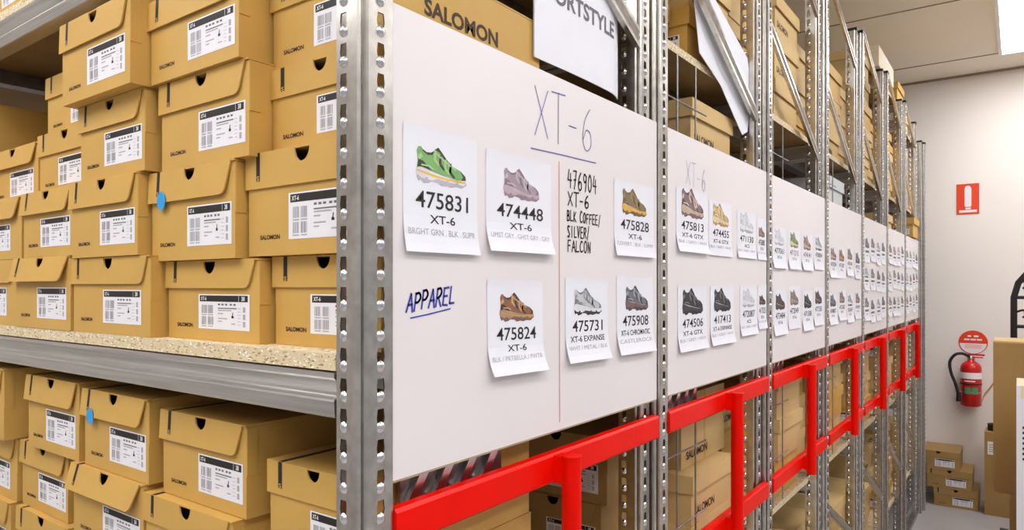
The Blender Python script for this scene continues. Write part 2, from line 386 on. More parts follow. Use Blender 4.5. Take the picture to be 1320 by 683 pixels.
# ---------------------------------------------------------------- product sheets
def shoe(b, fr, x, y, wd, pal, off):
    """printed side view of a trail shoe, toe to the end of the row: pal = upper, overlay, midsole, outsole, accent"""
    up, ov, mi, so, ac, stp = [col(c) for c in (tuple(pal) + (pal[2],))[:6]]
    P = lambda pts: [(x+a*wd, y+c*wd*.67) for a, c in pts]
    L = lambda pts, m, o: b.flat(fr, P(pts), m, off+o*.00006)
    L([(.02, .10), (.05, .03), (.10, .06), (.15, .0), (.24, .02), (.30, .06), (.42, .05), (.48, .0), (.60, .02), (.66, .0), (.78, .03), (.90, .02), (1.0, .10), (.98, .17), (.5, .14), (.02, .18)], so, 0)
    L([(.0, .17), (.01, .29), (.10, .30), (.30, .24), (.55, .20), (.80, .16), (.98, .20), (1.0, .14), (.93, .08), (.60, .10), (.42, .13), (.30, .08), (.10, .10)], mi, 1)
    L([(.02, .27), (.04, .46), (.02, .60), (.05, .68), (.10, .69), (.14, .60), (.22, .55), (.31, .57), (.35, .68), (.42, .74), (.48, .67), (.58, .54), (.72, .42), (.88, .36), (.97, .27), (.98, .19), (.80, .17), (.55, .21), (.30, .26), (.10, .31)], up, 2)
    L([(.10, .66), (.14, .60), (.22, .55), (.31, .57), (.35, .66), (.28, .61), (.20, .60)], ov, 3)
    L([(.03, .30), (.05, .45), (.14, .42), (.26, .30), (.30, .265), (.12, .31)], ov, 3)
    L([(.36, .68), (.42, .74), (.49, .66), (.60, .52), (.72, .42), (.66, .42), (.53, .53), (.44, .65)], ov, 3)
    L([(.86, .36), (.97, .27), (.98, .19), (.88, .18), (.92, .25)], ov, 3)
    for a, c in ((.36, .52), (.46, .45), (.56, .39), (.66, .33)):
        L([(a-.02, c+.14), (a+.02, c+.15), (a+.02, c-.02), (a+.10, c-.12), (a+.06, c-.14), (a-.03, c-.04)], ov if int(a*100) % 20 == 6 else ac, 4)
        L([(a+.02, c+.12), (a+.12, c+.04), (a+.10, c+.01), (a+.0, c+.10)], ac, 5)
    L([(.10, .36), (.26, .36), (.34, .30), (.30, .29), (.24, .33), (.10, .33)], ac, 4)
    L([(.02, .22), (.02, .25), (.30, .20), (.55, .165), (.97, .165), (.97, .125), (.55, .13), (.30, .155)], stp, 3)
    L([(.60, .50), (.66, .46), (.70, .30), (.64, .28)], ac, 4)
    L([(.04, .50), (.10, .58), (.13, .50), (.06, .43)], ac, 4)
    for a in (.16, .36, .56, .76): L([(a, .075), (a+.06, .07), (a+.07, .12), (a+.02, .125)], so, 3)
def sheet(ya, yb, z0, z1, num, model, cols, pal, label, curl=.004, group='product sheets on the whiteboards', pic=(.14, .86), tilt=0., rich=True, plain=None):
    wd, h = yb-ya, z1-z0
    def fr(x, y, off=0):
        f = max(0, .34-y/h); f2 = max(0, y/h-.85)
        return Vector((XP+.0006+off+curl*(f/.34)**2+curl*.12*(f2/.15)**2, ya+x+tilt*(y-h), Z(z0+y)+tilt*x))
    b = MB(); b.rect(fr, 0, wd, 0, h, plain or PAPER, 0, 1, 14)
    for i in range(14):                                   # paper has a back and a bottom edge
        pass
    sw = wd*(pic[1]-pic[0])
    shoe(b, fr, wd*pic[0], h*.55, sw, pal, .0003)
    if num: b.text(fr, num, wd*.15, wd*.86, h*.355, h*.49, INK, .0004, .006)
    if model: 
        ml = min(.8, .085*len(model)); b.text(fr, model, wd*(.5-ml/2), wd*(.5+ml/2), h*.235, h*.305, INK, .0004, .008)
    if cols: b.text(fr, cols, wd*.05, wd*.95, h*.14, h*.19, PALEINK if rich else PALEINK, .0004)
    if not num: 
        b.rect(fr, wd*.16, wd*.84, h*.38, h*.46, GREYINK, .0004); b.rect(fr, wd*.35, wd*.65, h*.25, h*.29, PALEINK, .0004)
    o = b.build('product_sheet')
    return tag(o, label, 'sheet', group)
G = (150, 150, 150)
PAL = {'green': ((124, 176, 104), (64, 60, 50), (226, 220, 224), (190, 182, 192), (168, 204, 136), (234, 192, 66)),
       'mauve': ((168, 148, 158), (140, 112, 124), (188, 168, 176), (150, 128, 140), (192, 184, 190)),
       'brown': ((140, 96, 66), (70, 46, 40), (176, 136, 100), (120, 92, 86), (202, 160, 116), (196, 154, 80)),
       'grey': ((196, 198, 200), (120, 120, 122), (226, 226, 228), (54, 50, 50), (150, 152, 156)),
       'dark': ((112, 112, 116), (66, 64, 68), (120, 96, 92), (84, 70, 70), (160, 162, 168)),
       'olive': ((132, 112, 76), (104, 84, 56), (214, 170, 70), (112, 86, 66), (150, 128, 90), (222, 172, 60)),
       'plum': ((140, 112, 112), (92, 66, 70), (196, 172, 150), (128, 92, 92), (214, 190, 180)),
       'sand': ((206, 178, 124), (176, 140, 84), (226, 206, 160), (186, 150, 96), (232, 214, 170)),
       'pale': ((214, 214, 218), (192, 192, 198), (228, 228, 230), (176, 176, 182), (224, 224, 226)),
       'taupe': ((142, 124, 114), (120, 102, 94), (160, 140, 126), (120, 100, 92), (156, 138, 126)),
       'black': ((56, 54, 56), (36, 34, 36), (66, 62, 64), (44, 40, 40), (120, 120, 124)),
       'umber': ((84, 66, 64), (58, 44, 44), (96, 78, 74), (70, 54, 52), (110, 90, 86)),
       'moss': ((128, 138, 96), (96, 100, 70), (216, 206, 150), (130, 120, 90), (170, 176, 130))}
sheet(.561, .694, .040, .187, '475831', 'XT-6', 'BRGHT GRN . BLK . SUPR', PAL['green'], 'white sheet numbered 475831 showing a green shoe, on the first whiteboard', .006, pic=(.15, .84))
sheet(.712, .868, .047, .181, '474448', 'XT-6', 'UMST GRY . GHST GRY . GRY', PAL['mauve'], 'white sheet numbered 474448 showing a mauve grey shoe, on the first whiteboard', .009, pic=(.24, .80))
sheet(1.068, 1.228, .054, .187, '475828', 'XT-6', 'COVERT . BLK . SUMM', PAL['olive'], 'white sheet numbered 475828 showing an olive shoe beside the slotted post', .006, pic=(.18, .80))
sheet(.714, .845, -.118, .011, '475824', 'XT-6', 'BLK / PRTBELLA / PWTR', PAL['brown'], 'white sheet numbered 475824 showing a brown shoe, curling at its foot', .011, pic=(.20, .82), tilt=-.02)
sheet(.908, 1.044, -.118, .0145, '475731', 'XT-6 EXPANSE', 'WHT / METAL / BLK', PAL['grey'], 'white sheet numbered 475731 showing a light grey shoe with dark sole', .009, pic=(.18, .84), tilt=-.015)
sheet(1.077, 1.223, -.119, .019, '475908', 'XT-6 CHROMATIC', 'CASTLEROCK', PAL['dark'], 'white sheet numbered 475908 showing a dark grey shoe beside the slotted post', .009, pic=(.22, .86), tilt=-.012)
B2 = 1.244
for ya, yb, z0, z1, num, mod, pal, desc, cu in (
    (.092, .268, .072, .205, '475813', 'XT-6 GTX', 'plum', 'a purplish brown shoe', .008), (.278, .430, .071, .196, '474455', 'XT-6 GTX', 'sand', 'a sandy shoe', .003),
    (.470, .620, .072, .189, '471130', 'ACS', 'pale', 'a very pale shoe', .004), (.634, .712, .072, .184, '475085', 'XT-6', 'taupe', 'a taupe shoe', .003),
    (.100, .262, -.135, .001, '474506', 'XT-6 GTX', 'black', 'a black shoe', .007), (.285, .445, -.134, .002, '417413', 'XT-6 EXPANSE', 'black', 'a plain black shoe', .007),
    (.492, .630, -.124, .004, '472087', 'ACS', 'pale', 'a whitish shoe', .006), (.640, .718, -.114, .003, '417325', 'XT-6', 'umber', 'a dark brown shoe', .004)):
    sheet(B2+ya, B2+yb, z0, z1, num, mod, 'BLK / GREY / WHT', PAL[pal], 'white sheet numbered %s showing %s, on the second whiteboard' % (num, desc), cu)
rng = random.Random(3)
kinds = list(PAL)
rowname = ['top', 'second', 'third', 'bottom']
pald = {'green': 'green', 'mauve': 'mauve', 'brown': 'brown', 'grey': 'grey', 'dark': 'charcoal', 'olive': 'olive', 'plum': 'plum', 'sand': 'sandy', 'pale': 'whitish', 'taupe': 'taupe', 'black': 'black', 'umber': 'umber', 'moss': 'moss green'}
LAY = {2: [(.172, .052, ['pale', 'moss', 'plum', 'grey']), (-.004, -.135, ['umber', 'taupe', 'black', 'umber'])],
       3: [(.155, .035, ['plum', 'brown', 'taupe', 'dark']), (-.02, -.14, ['dark', 'taupe', 'grey', 'taupe'])],
       4: [(.235, .115, ['dark', 'taupe', 'grey', 'dark']), (.085, -.02, ['grey', 'taupe', 'dark', 'taupe']), (-.055, -.165, ['taupe', 'dark', 'grey', 'dark'])],
       5: [(.235, .125, ['taupe', 'plum', 'grey', 'dark']), (.085, -.02, ['grey', 'brown', 'dark', 'taupe']), (-.055, -.165, ['plum', 'dark', 'grey', 'brown'])],
       6: [(.225, .115, ['taupe', 'plum', 'grey', 'black']), (.085, -.02, ['grey', 'brown', 'dark', 'taupe']), (-.055, -.165, ['plum', 'dark', 'grey', 'brown'])]}
for k, rows in LAY.items():
    for r, (zt, zb, ps) in enumerate(rows):
        for i, pn in enumerate(ps):
            ya = RY[k]+.06+i*.163+rng.uniform(-.008, .008); j = rng.uniform(-.01, .01)
            rn = 'top' if r == 0 else ('bottom' if r == len(rows)-1 else 'middle')
            sheet(ya, ya+.138, zb+j, zt+j, '47%04d' % rng.randint(1000, 9999) if k < 4 else None, 'XT-6' if k < 4 else None, None, PAL[pn],
                  'small sheet with a %s shoe, %s in the %s row of the %s whiteboard' % (pald[pn], ORD[i], rn, ORD[k]), rng.uniform(.002, .007))

# ---------------------------------------------------------------- shoe boxes of the shelf face
def outline_front(wd, h, zt, notch_r, cx):
    """front wall outline (x,z) with a finger notch in the top edge"""
    pts = [(0, 0), (wd, 0), (wd, zt)]
    pts += [(cx+notch_r*math.cos(a), zt-notch_r*.95*math.sin(a)) for a in [PI*i/8 for i in range(9)]]
    return pts + [(0, zt)]
def fan_panel(b, wd, zt, z0, cx, r, yf, th, m, xs=0, right=None):
    """wall panel in the XZ plane with a half round notch in its top edge, split so that every face is convex"""
    arc = [(cx-r*math.cos(a), zt-r*1.3*math.sin(a)**.85) for a in [PI*i/10 for i in range(11)]]
    zl = zt-r*1.05
    cols = []
    for (xa, za), (xb, zb) in zip(arc, arc[1:]): cols.append(((xa, za), (xb, zb)))
    lo = [(a[0], z0) for a in arc]
    for i in range(10):
        b.prism([(arc[i][0], yf, z0), (arc[i+1][0], yf, z0), (arc[i+1][0], yf, arc[i+1][1]), (arc[i][0], yf, arc[i][1])], (0, th, 0), m)
    b.prism([(xs, yf, z0), (arc[0][0], yf, z0), (arc[0][0], yf, zt), (xs, yf, zt)], (0, th, 0), m)
    if right is None: right = [(wd, z0), (wd, zt)]
    b.prism([(arc[-1][0], yf, z0)] + [(x, yf, z) for x, z in right] + [(arc[-1][0], yf, zt)], (0, th, 0), m)
def label_art(b, fr, lw, lh, seed):
    rr = random.Random(seed)
    b.rect(fr, 0, lw, 0, lh, LABEL, 0)
    mg = lw*.03
    b.rect(fr, mg, lw-mg, lh*.79, lh*.965, INK, .0002)
    b.text(fr, 'XT-6', mg*1.8, lw*.17, lh*.825, lh*.93, LABEL, .0004, .02)
    b.rect(fr, lw*.80, lw*.806, lh*.80, lh*.955, LABEL, .0004)
    b.text(fr, '38', lw*.855, lw*.915, lh*.82, lh*.94, LABEL, .0004, .03)
    for bx, by in ((.07, .45), (.20, .45), (.07, .12), (.20, .12)):
        x = bx
        while x < bx+.10:
            ww = rr.choice((.004, .007, .010)); b.rect(fr, lw*x, lw*(x+ww), lh*by, lh*(by+.24), BARINK, .0002); x += ww+rr.choice((.006, .010))
        b.rect(fr, lw*bx, lw*(bx+.10), lh*(by-.055), lh*(by-.03), PALEINK, .0002)
    for a in (.40, .47, .54, .63, .70): b.rect(fr, lw*a, lw*(a+.045), lh*.685, lh*.735, GREYINK, .0002)
    for y, a, c in ((.59, .40, .76), (.53, .40, .66), (.44, .40, .50), (.30, .40, .58), (.22, .40, .48), (.16, .66, .74)):
        b.rect(fr, lw*a, lw*c, lh*y, lh*(y+.03), GREYINK if y == .59 else PALEINK, .0002)
    b.flat(fr, [(lw*(.665+q[0]*.045), lh*(.33+q[1]*.17)) for q in ((0, 0), (1, .05), (1, .25), (.6, .45), (.75, .9), (.5, 1), (.3, .5), (0, .3))], INK, .0003)
    for y in (.15, .24, .33, .42, .51, .60): b.rect(fr, lw*.78, lw*.84, lh*y, lh*(y+.012), PALEINK, .0002)
    for y in (.10, .30, .50): b.rect(fr, lw*.88, lw*.925, lh*y, lh*(y+.15), PALEINK, .0002)
def shoe_box(x0, x1, yf, z0, h, label, tilt=0., lift=0., rz=0., dot=False, depth=.33, lab=.42, group='tan shoe boxes with flap lids', cm=None):
    """hinged-lid shoe box, its short face towards -Y"""
    cm = cm or CARD
    wd = x1-x0; th = .0022; cx = wd*.5; r = min(.0145, .0145*wd/.22)
    t = thing('shoe_box', label, 'box', (x0, yf, Z(z0)), group, rz)
    ht = h-.003; fl = .0415*(h/.12)
    b = MB()
    fan_panel(b, wd, ht, 0, cx, r*1.75, 0, th, cm)
    b.box(0, th, th, depth, 0, ht, cm); b.box(wd-th, wd, th, depth, 0, ht, cm); b.box(th, wd-th, depth-th, depth, 0, ht, cm); b.box(th, wd-th, th, depth-th, 0, th, cm)
    b.box(wd-.0002, wd+.0012, .0005, .016, ht*.47, ht-.002, cm)       # folded tab down the side corner
    b.box(-.0012, .0002, .0005, .014, ht*.50, ht-.002, cm)
    ff = frame((0, 0, 0), (1, 0, 0), (0, 0, 1), (0, -1, 0))
    b.text(ff, 'SALOMON', wd*.11, wd*.11+.041, h*.155, h*.155+.0058, INKB, .0003, .04)
    if z0 > .25 and x1 > -.6 and yf < 1: fs = frame((wd, 0, 0), (0, 1, 0), (0, 0, 1), (1, 0, 0))
    if z0 > .25 and x1 > -.6 and yf < 1: b.text(fs, 'SALOMON', .075, .225, h*.45, h*.45+.022, INKB, .0003, .035)
    b.build('box_body', t)
    # lid: top panel and front flap, black strip running over both
    b = MB(); b.box(-.003, wd+.0005, -.002, depth, ht+.0004, ht+.0026, cm)
    b.box(.020, .028, -.0015, depth*.55, ht+.0026, ht+.0029, INK)
    lid = b.build('lid', t)
    b = MB()
    q = [(wd-.030, -fl)] + [(wd-.030+.013*math.sin(a), -fl+.013*(1-math.cos(a))) for a in [PI/2*.85*i/5 for i in range(1, 6)]] + [(wd-.0075, -.004), (wd-.0075, 0)]
    fan_panel(b, wd, 0, -fl, cx, r, -.0022, .0022, cm, -.004, q)
    f2 = frame((0, -.0022, 0), (1, 0, 0), (0, 0, 1), (0, -1, 0))
    b.rect(f2, .020, .028, -fl*.80, 0, INK, .0002)
    b.text(f2, 'S', .0214, .0266, -fl*.79, -fl*.65, cm, .0004, .02)
    b.build('front_flap', lid, (0, -.0006, ht+.0024), (-tilt, 0, 0))
    b = MB(); fr = frame((wd*lab, 0, h*.145), (1, 0, 0), (0, 0, 1), (0, -1, 0))
    lw = min(.122, wd*(.965-lab)); label_art(b, lambda x, y, o=0: fr(x, y, o+.0004), lw, .0515*h/.12, label)
    o = b.build('size_label', t); o['label'] = 'white barcode label with black header'
    if dot:
        b = MB(); n = 20; R = .0115
        b.face([(.037+R*math.cos(2*PI*i/n), -.0045-max(0, tilt)*.04*.9, h-fl*.97+R*1.15*math.sin(2*PI*i/n)) for i in range(n)], BLUEDOT)
        o = b.build('round_sticker', t); o['label'] = 'round bright blue sticker'
    return t
SR = ['bottom', 'second up', 'third up', 'top']
def lb(row, st, sh, extra=''):
    s = ['stack beside the corner post'] + ['%s stack from corner post' % o for o in ORD[1:6]]
    return 'tan shoe box%s, %s of %s, %s shelf' % (extra, SR[row] if isinstance(row, int) else row, s[st], sh)
MS = -.0742
#           x0      x1     yf    z0     h
BX = [(-1.785, -1.520, .505, MS, .1255, lb(0, 4, 'middle'), .04),
      (-1.513, -1.278, .502, MS, .1265, lb(0, 3, 'middle'), .20),
      (-1.270, -1.016, .504, MS, .1205, lb(0, 2, 'middle'), .02),
      (-1.008, -.784, .527, MS, .1110, lb(0, 1, 'middle'), .02),
      (-.775, -.580, .545, MS, .1130, lb(0, 0, 'middle'), .0),
      (-1.760, -1.486, .502, MS+.1258, .116, lb(1, 4, 'middle'), .14),
      (-1.475, -1.267, .502, MS+.1268, .1165, lb(1, 3, 'middle'), .10),
      (-1.261, -1.041, .498, MS+.1208, .1225, lb(1, 2, 'middle'), .06),
      (-1.032, -.819, .515, MS+.1113, .129, lb(1, 1, 'middle', ' with blue dot'), .05),
      (-.811, -.586, .530, MS+.1133, .1325, lb(1, 0, 'middle'), .0),
      (-1.790, -1.545, .550, .1682, .1155, lb('top', 4, 'middle'), .12),
      (-1.514, -1.285, .542, .1696, .118, lb(2, 3, 'middle'), .02),
      (-1.235, -1.026, .501, .1696, .1205, lb(2, 2, 'middle'), .03),
      (-1.004, -.788, .515, .1666, .1245, lb(2, 1, 'middle'), .02),
      (-.785, -.590, .548, .1720, .1085, lb(2, 0, 'middle'), .0),
      (-1.532, -1.302, .562, .2880, .117, lb(3, 3, 'middle'), .02),
      (-1.246, -1.021, .478, .2905, .129, lb(3, 2, 'middle'), .03),
      (-1.018, -.797, .506, .2914, .1195, lb(3, 1, 'middle'), .04),
      (-.791, -.592, .553, .2810, .121, lb(3, 0, 'middle'), .0),
      (-2.09, -1.832, .510, MS, .1235, lb(0, 5, 'middle'), .02), (-2.085, -1.830, .508, MS+.1238, .119, lb(1, 5, 'middle'), .02),
      (-2.09, -1.835, .510, MS+.2432, .118, lb(2, 5, 'middle'), .02), (-2.08, -1.828, .505, MS+.3616, .117, lb(3, 5, 'middle'), .02),
      # lower shelf, four high
      (-1.850, -1.588, .507, -.2985, .138, lb(3, 4, 'lower'), .02),
      (-1.505, -1.290, .520, -.2980, .134, lb(3, 3, 'lower'), .10),
      (-1.267, -1.053, .520, -.2975, .128, lb(3, 2, 'lower', ' with blue dot'), .10),
      (-1.029, -.817, .530, -.3055, .124, lb(3, 1, 'lower'), .05),
      (-.786, -.606, .545, -.3450, .1215, lb('top', 0, 'lower'), .0),
      (-1.850, -1.592, .530, -.4235, .1245, lb(2, 4, 'lower'), .05),
      (-1.578, -1.372, .535, -.4235, .125, lb(2, 3, 'lower'), .06),
      (-1.300, -1.062, .516, -.4235, .1255, lb(2, 2, 'lower'), .26),
      (-1.052, -.826, .516, -.4235, .1175, lb(2, 1, 'lower'), .02)]
for a in BX:
    shoe_box(*a[:6], tilt=a[6], dot='blue dot' in a[5], lab=.41+.05*math.sin(hash(a[0]) % 7))
for st, (x0, x1, y) in enumerate(((-.786, -.606, .55), (-1.052, -.826, .53), (-1.30, -1.07, .53), (-1.57, -1.345, .525), (-1.84, -1.595, .52))):
    for row, (z, h) in enumerate(((-.6797, .127), (-.5525, .1285)) if st else ((-.6797, .111), (-.5685, .111), (-.4570, .1115))):
        shoe_box(x0, x1, y, z, h, lb(row, st, 'lower'), .03)
# two boxes just showing above the beam of the upper shelf
for i, (x0, x1) in enumerate(((-1.72, -1.49), (-1.47, -1.24))):
    shoe_box(x0, x1, .515, .5303, .125, 'tan shoe box on the upper shelf above the shoe stacks, %s from the corner post' % ('second', 'first')[i], .03)
# back row behind the shelf face
for i, x in enumerate((-1.875, -1.615, -1.355, -1.095)):
    for j in range(3):
        o = shoe_box(x+.235, x+.47, 1.228, -.0742+j*.1245, .1235, 'tan back-row shoe box, %s up in the %s stack from the corner post' % (ORD[j], ORD[3-i]), rz=PI, group='back row of shoe boxes')

# ---------------------------------------------------------------- cartons in the rack ends
def carton_src(name, w, d, h, cm, logo, lidh=.042, lab=True, body_logo=True):
    """lift-off-lid carton: origin at its front lower right corner (+X, -Y), runs to -X and +Y"""
    t = thing(name, '-', 'box', (0, 0, 0), 'cartons in the rack ends')
    b = MB(); th = .003
    b.box(-w+.007, -.007, .006, d-.006, 0, h-.003, cm)
    fs = frame((-.007, 0, 0), (0, 1, 0), (0, 0, 1), (1, 0, 0))
    if logo and body_logo: b.text(fs, logo, d*.10, d*.55, h*.16, h*.16+.021, INKB, .0004, .03)
    b.build('box_body', t)
    b = MB()
    b.box(-w, 0, 0, d, h-.003, h, cm)
    b.box(-w, 0, 0, .0025, h-lidh, h-.003, cm); b.box(-w, 0, d-.0025, d, h-lidh, h-.003, cm)
    b.box(-.0025, 0, .0025, d-.0025, h-lidh, h-.003, cm); b.box(-w, -w+.0025, .0025, d-.0025, h-lidh, h-.003, cm)
    ft = frame((0, 0, h), (0, 1, 0), (-1, 0, 0), (0, 0, 1))
    if logo: b.text(ft, logo, d*.15, d*.70, w*.28, w*.42, INKB, .0004, .03)
    b.build('lid', t)
    if lab:
        b = MB(); ff = frame((-w*.62, .006, h*.12), (1, 0, 0), (0, 0, 1), (0, -1, 0)); label_art(b, lambda x, y, o=0: ff(x, y, o+.0004), w*.5, h*.38, name)
        o = b.build('size_label', t); o['label'] = 'white barcode label with black header'
    return t
SRC = {'a': carton_src('lidded_carton', .215, .285, .118, CARD2, 'SALOMON', lab=False), 'b': carton_src('lidded_carton', .225, .290, .132, CARD2, None, lab=False),
       'c': carton_src('lidded_carton', .205, .285, .150, CARD2, 'SALOMON', .05, False), 'g': carton_src('lidded_carton', .215, .285, .135, GREYBOX, None, .045, False),
       'd': carton_src('lidded_carton', .22, .288, .125, CARD, None)}
HT = {'a': .118, 'b': .132, 'c': .150, 'g': .135, 'd': .125}
USED = set()
def put(key, x, y, z, label):
    s = SRC[key]
    if key not in USED:
        USED.add(key); s.location = (x, y, Z(z)); s['label'] = label; return s
    return copy_tree(s, (x, y, Z(z)), label)
LVN = {-1.28: 'bottom', -.68: 'lower', -.0745: 'middle', .53: 'upper', 1.03: 'top'}
NOM = {'a': 'tan lidded carton', 'b': 'plain tan lidded carton', 'c': 'tall tan lidded carton', 'g': 'pale grey lidded carton', 'd': 'ochre lidded carton'}
def stack(k, row, lev, seq, x=None, dy=0):
    z = lev+.0005; y = RY[k]+(.008 if row == 'front' else .302)+dy
    for i, key in enumerate(seq):
        xx = (x if x is not None else (-.668 if row == 'front' else -.614)) + rng.uniform(-.012, .006)
        put(key, xx, y+rng.uniform(0, .006), z, '%s, %s up in the %s stack, %s shelf, %s rack' % (NOM[key], ORD[i], row, LVN[lev], ORD[k]))
        z += HT[key]+.0005
# first rack: nothing behind the corner stack but a carton seen above and below the whiteboard
stack(0, 'rear', -.0745, 'bba', -.62, .083)
for k in range(1, NR):
    U = ['abda', 'bab', 'abbd', 'dab', 'bcab', 'abdb', 'badb']
    stack(k, 'front', .53, U[k][:3 + (k % 2 and k < 5)])
    stack(k, 'rear', .53, U[(k+2) % 7][:3] if k != 4 else 'abdba')
    stack(k, 'rear', -.0745, {1: 'bbba', 2: 'abb', 3: 'bbag', 4: 'bab', 5: 'abda', 6: 'bbb'}[k])
    stack(k, 'rear', -.68, {1: 'aa', 2: 'dbb', 3: 'bdb', 4: 'dab', 5: 'bbd', 6: 'dba'}[k])
    if k > 1: stack(k, 'front', -.68, {2: 'bda', 3: 'abd', 4: 'dba', 5: 'bd', 6: 'dbb'}[k], -.69)
    if k > 1:
        stack(k, 'rear', -1.28, ['bb', 'da', 'bcb', 'dab', 'bb', 'dba', 'abb'][k])
        stack(k, 'front', -1.28, ['bb', 'da', 'ab', 'dab', 'bb', 'dba', 'abb'][k])
stack(6, 'front', 1.03, 'dd', -.596, .06); stack(6, 'rear', 1.03, 'a', None, .06)
# box in the second rack that leans out its large lettered side
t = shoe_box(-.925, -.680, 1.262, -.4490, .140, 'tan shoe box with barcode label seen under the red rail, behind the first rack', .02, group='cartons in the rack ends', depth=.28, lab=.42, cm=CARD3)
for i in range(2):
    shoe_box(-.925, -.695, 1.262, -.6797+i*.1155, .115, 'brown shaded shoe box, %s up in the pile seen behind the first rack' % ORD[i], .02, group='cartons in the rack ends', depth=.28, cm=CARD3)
t = thing('upended_carton', 'tan carton lettered low on its side, tilted on a lidded carton in the second rack', 'box', (-.655, RY[1]+.345, Z(-.4422)), 'cartons in the rack ends')
b = MB(); b.box(-.20, 0, 0, .30, 0, .178, CARD2); b.box(-.2005, .0005, .15, .16, .0, .1782, CARD)
fs = frame((0, 0, 0), (0, 1, 0), (0, 0, 1), (1, 0, 0)); b.text(fs, 'SALOMON', .03, .17, .018, .038, INKB, .0008, .03); b.build('box_body', t)
t = thing('cream_carton', 'cream carton standing high on top of the sixth rack near the ceiling', 'box', (-.58, 4.0, Z(1.1395)))
b = MB(); b.box(-.40, 0, 0, .52, 0, .105, CREAM); b.build('box_body', t)
b = MB(); b.box(-.4006, .0006,   .24, .29, .08, .1056, PAPER); b.build('tape', t)
put('d', -.545, RY[6]+.32, .3240, 'ochre lidded carton jutting out above the last whiteboard')
def signs():
    # hanging sign above the first whiteboard
    ya, yb, z0, z1 = .862, 1.150, .345, .70
    def fr(x, y, off=0):
        f = x/(yb-ya); return Vector((-.587+off-.018*max(0, f-.8)**2*25*.6+.004*math.sin(f*3), ya+x, Z(z0+y)))
    b = MB(); b.rect(fr, 0, yb-ya, 0, z1-z0, PAPER, 0, 16, 1); b.rect(lambda x, y, o=0: fr(x, y, -.002), 0, yb-ya, 0, z1-z0, PAPER, 0, 16, 1)
    for q in (0, 1):
        yq = q*(z1-z0)
        for i in range(16):
            a0, a1 = (yb-ya)*i/16, (yb-ya)*(i+1)/16
            b.face([fr(a0, yq, 0), fr(a1, yq, 0), fr(a1, yq, -.002), fr(a0, yq, -.002)], PAPER)
    b.text(fr, 'SPORTSTYLE', .010, .252, .098, .127, GREYINK, .0005, .025)
    tag(b.build('hanging_sign'), 'white hanging sign lettered in grey capitals above the first whiteboard', 'sign')
    # loose bent sheet behind the brace of the second rack
    P = [(1.50, .70), (1.66, .70), (1.90, .62), (1.935, .545), (1.90, .42), (1.86, .405), (1.70, .50), (1.55, .54)]
    b = MB(); b.prism([(-.594-.005*math.sin((y-1.5)*7), y, Z(z)) for y, z in P], (.0015, 0, 0), PAPER)
    tag(b.build('loose_sheet'), 'bent white sheet tucked behind the diagonal brace of the second rack', 'sheet')
signs()

# ---------------------------------------------------------------- far wall: sign, extinguisher
YW = Y1R
b = MB(); xa, xb, za, zb = -.376, -.234, Z(.540), Z(.768)
b.box(xa, xb, YW-.004, YW-.0005, za, zb, SIGNRED)
fw = frame((xa, YW-.004, za), (1, 0, 0), (0, 0, 1), (0, -1, 0)); W, H = xb-xa, zb-za
pts = [(.36, .28), (.40, .24), (.62, .24), (.66, .28), (.66, .84), (.60, .91), (.56, .93), (.46, .93), (.40, .91), (.36, .84)]
b.flat(fw, [(x*W, y*H) for x, y in pts], LABEL, .0006)
b.rect(fw, W*.40, W*.64, H*.165, H*.215, LABEL, .0006); b.rect(fw, W*.12, W*.90, H*.06, H*.14, LABEL, .0006)
tag(b.build('fire_sign'), 'red square wall sign with a white extinguisher symbol', 'sign')
b = MB(); cx_, cz_ = -.272, Z(-.415); n = 36
def disc(R0, R1, m, off): b.face([(cx_+R0*math.cos(2*PI*i/n), YW-off, cz_+R1*math.sin(2*PI*i/n)) for i in range(n)], m)
b.prism([(cx_+.092*math.cos(2*PI*i/n), YW-.0005, cz_+.088*math.sin(2*PI*i/n)) for i in range(n)], (0, -.003, 0), SIGNRED)
fw = frame((cx_, YW-.0035, cz_), (1, 0, 0), (0, 0, 1), (0, -1, 0))
aa = [-.06-(PI-.12)*i/18 for i in range(19)]
b.flat(fw, [(.085*math.cos(q), .080*math.sin(q)-.003) for q in aa], LABEL, .0006)
for y, h_, segs in ((.040, .012, (-.034, -.012, .004, .034)), (.014, .013, (-.056, -.022, -.016, .018, .024, .056))):
    for q in range(0, len(segs), 2): b.rect(fw, segs[q], segs[q+1], y, y+h_, LABEL, .0006)
for y in (-.022, -.032, -.042): b.rect(fw, -.052, .052, y, y+.0025, SIGNRED, .0009)
tag(b.build('round_sign'), 'round red sign with a white band mounted above the fire extinguisher', 'sign')
t = thing('fire_extinguisher', 'red fire extinguisher with black hose hung on the far wall', 'fire extinguisher', (-.282, YW-.085, Z(-.878)))
b = MB(); R = .067
b.lathe((0, 0, 0), [(0, .004), (R*.8, 0), (R, .010), (R, .275), (R*.96, .292), (R*.82, .310), (R*.55, .325), (R*.34, .332), (R*.34, .345), (0, .345)], EXTRED, 36); b.build('cylinder', t)
b = MB(); b.lathe((0, 0, 0), [(R+.0008, .205), (R+.0008, .250)], LABEL, 36); b.lathe((0, 0, 0), [(R+.0008, .180), (R+.0008, .204)], EXTRED, 36)
fc = lambda x, y, o=0: Vector(((R+.0012+o)*math.sin(x/R), -(R+.0012+o)*math.cos(x/R), y))
b.rect(fc, -.040, .030, .184, .192, LABEL, 0, 8, 1)
b.rect(fc, -.036, .004, .095, .142, GREEN, 0, 5, 1); b.rect(fc, .009, .049, .095, .142, GREEN, 0, 5, 1); b.build('label_band', t)
b = MB(); b.lathe((0, 0, 0), [(R, .160), (R+.002, .160), (R+.002, .172), (R, .172)], BLACK, 36); b.build('strap', t)
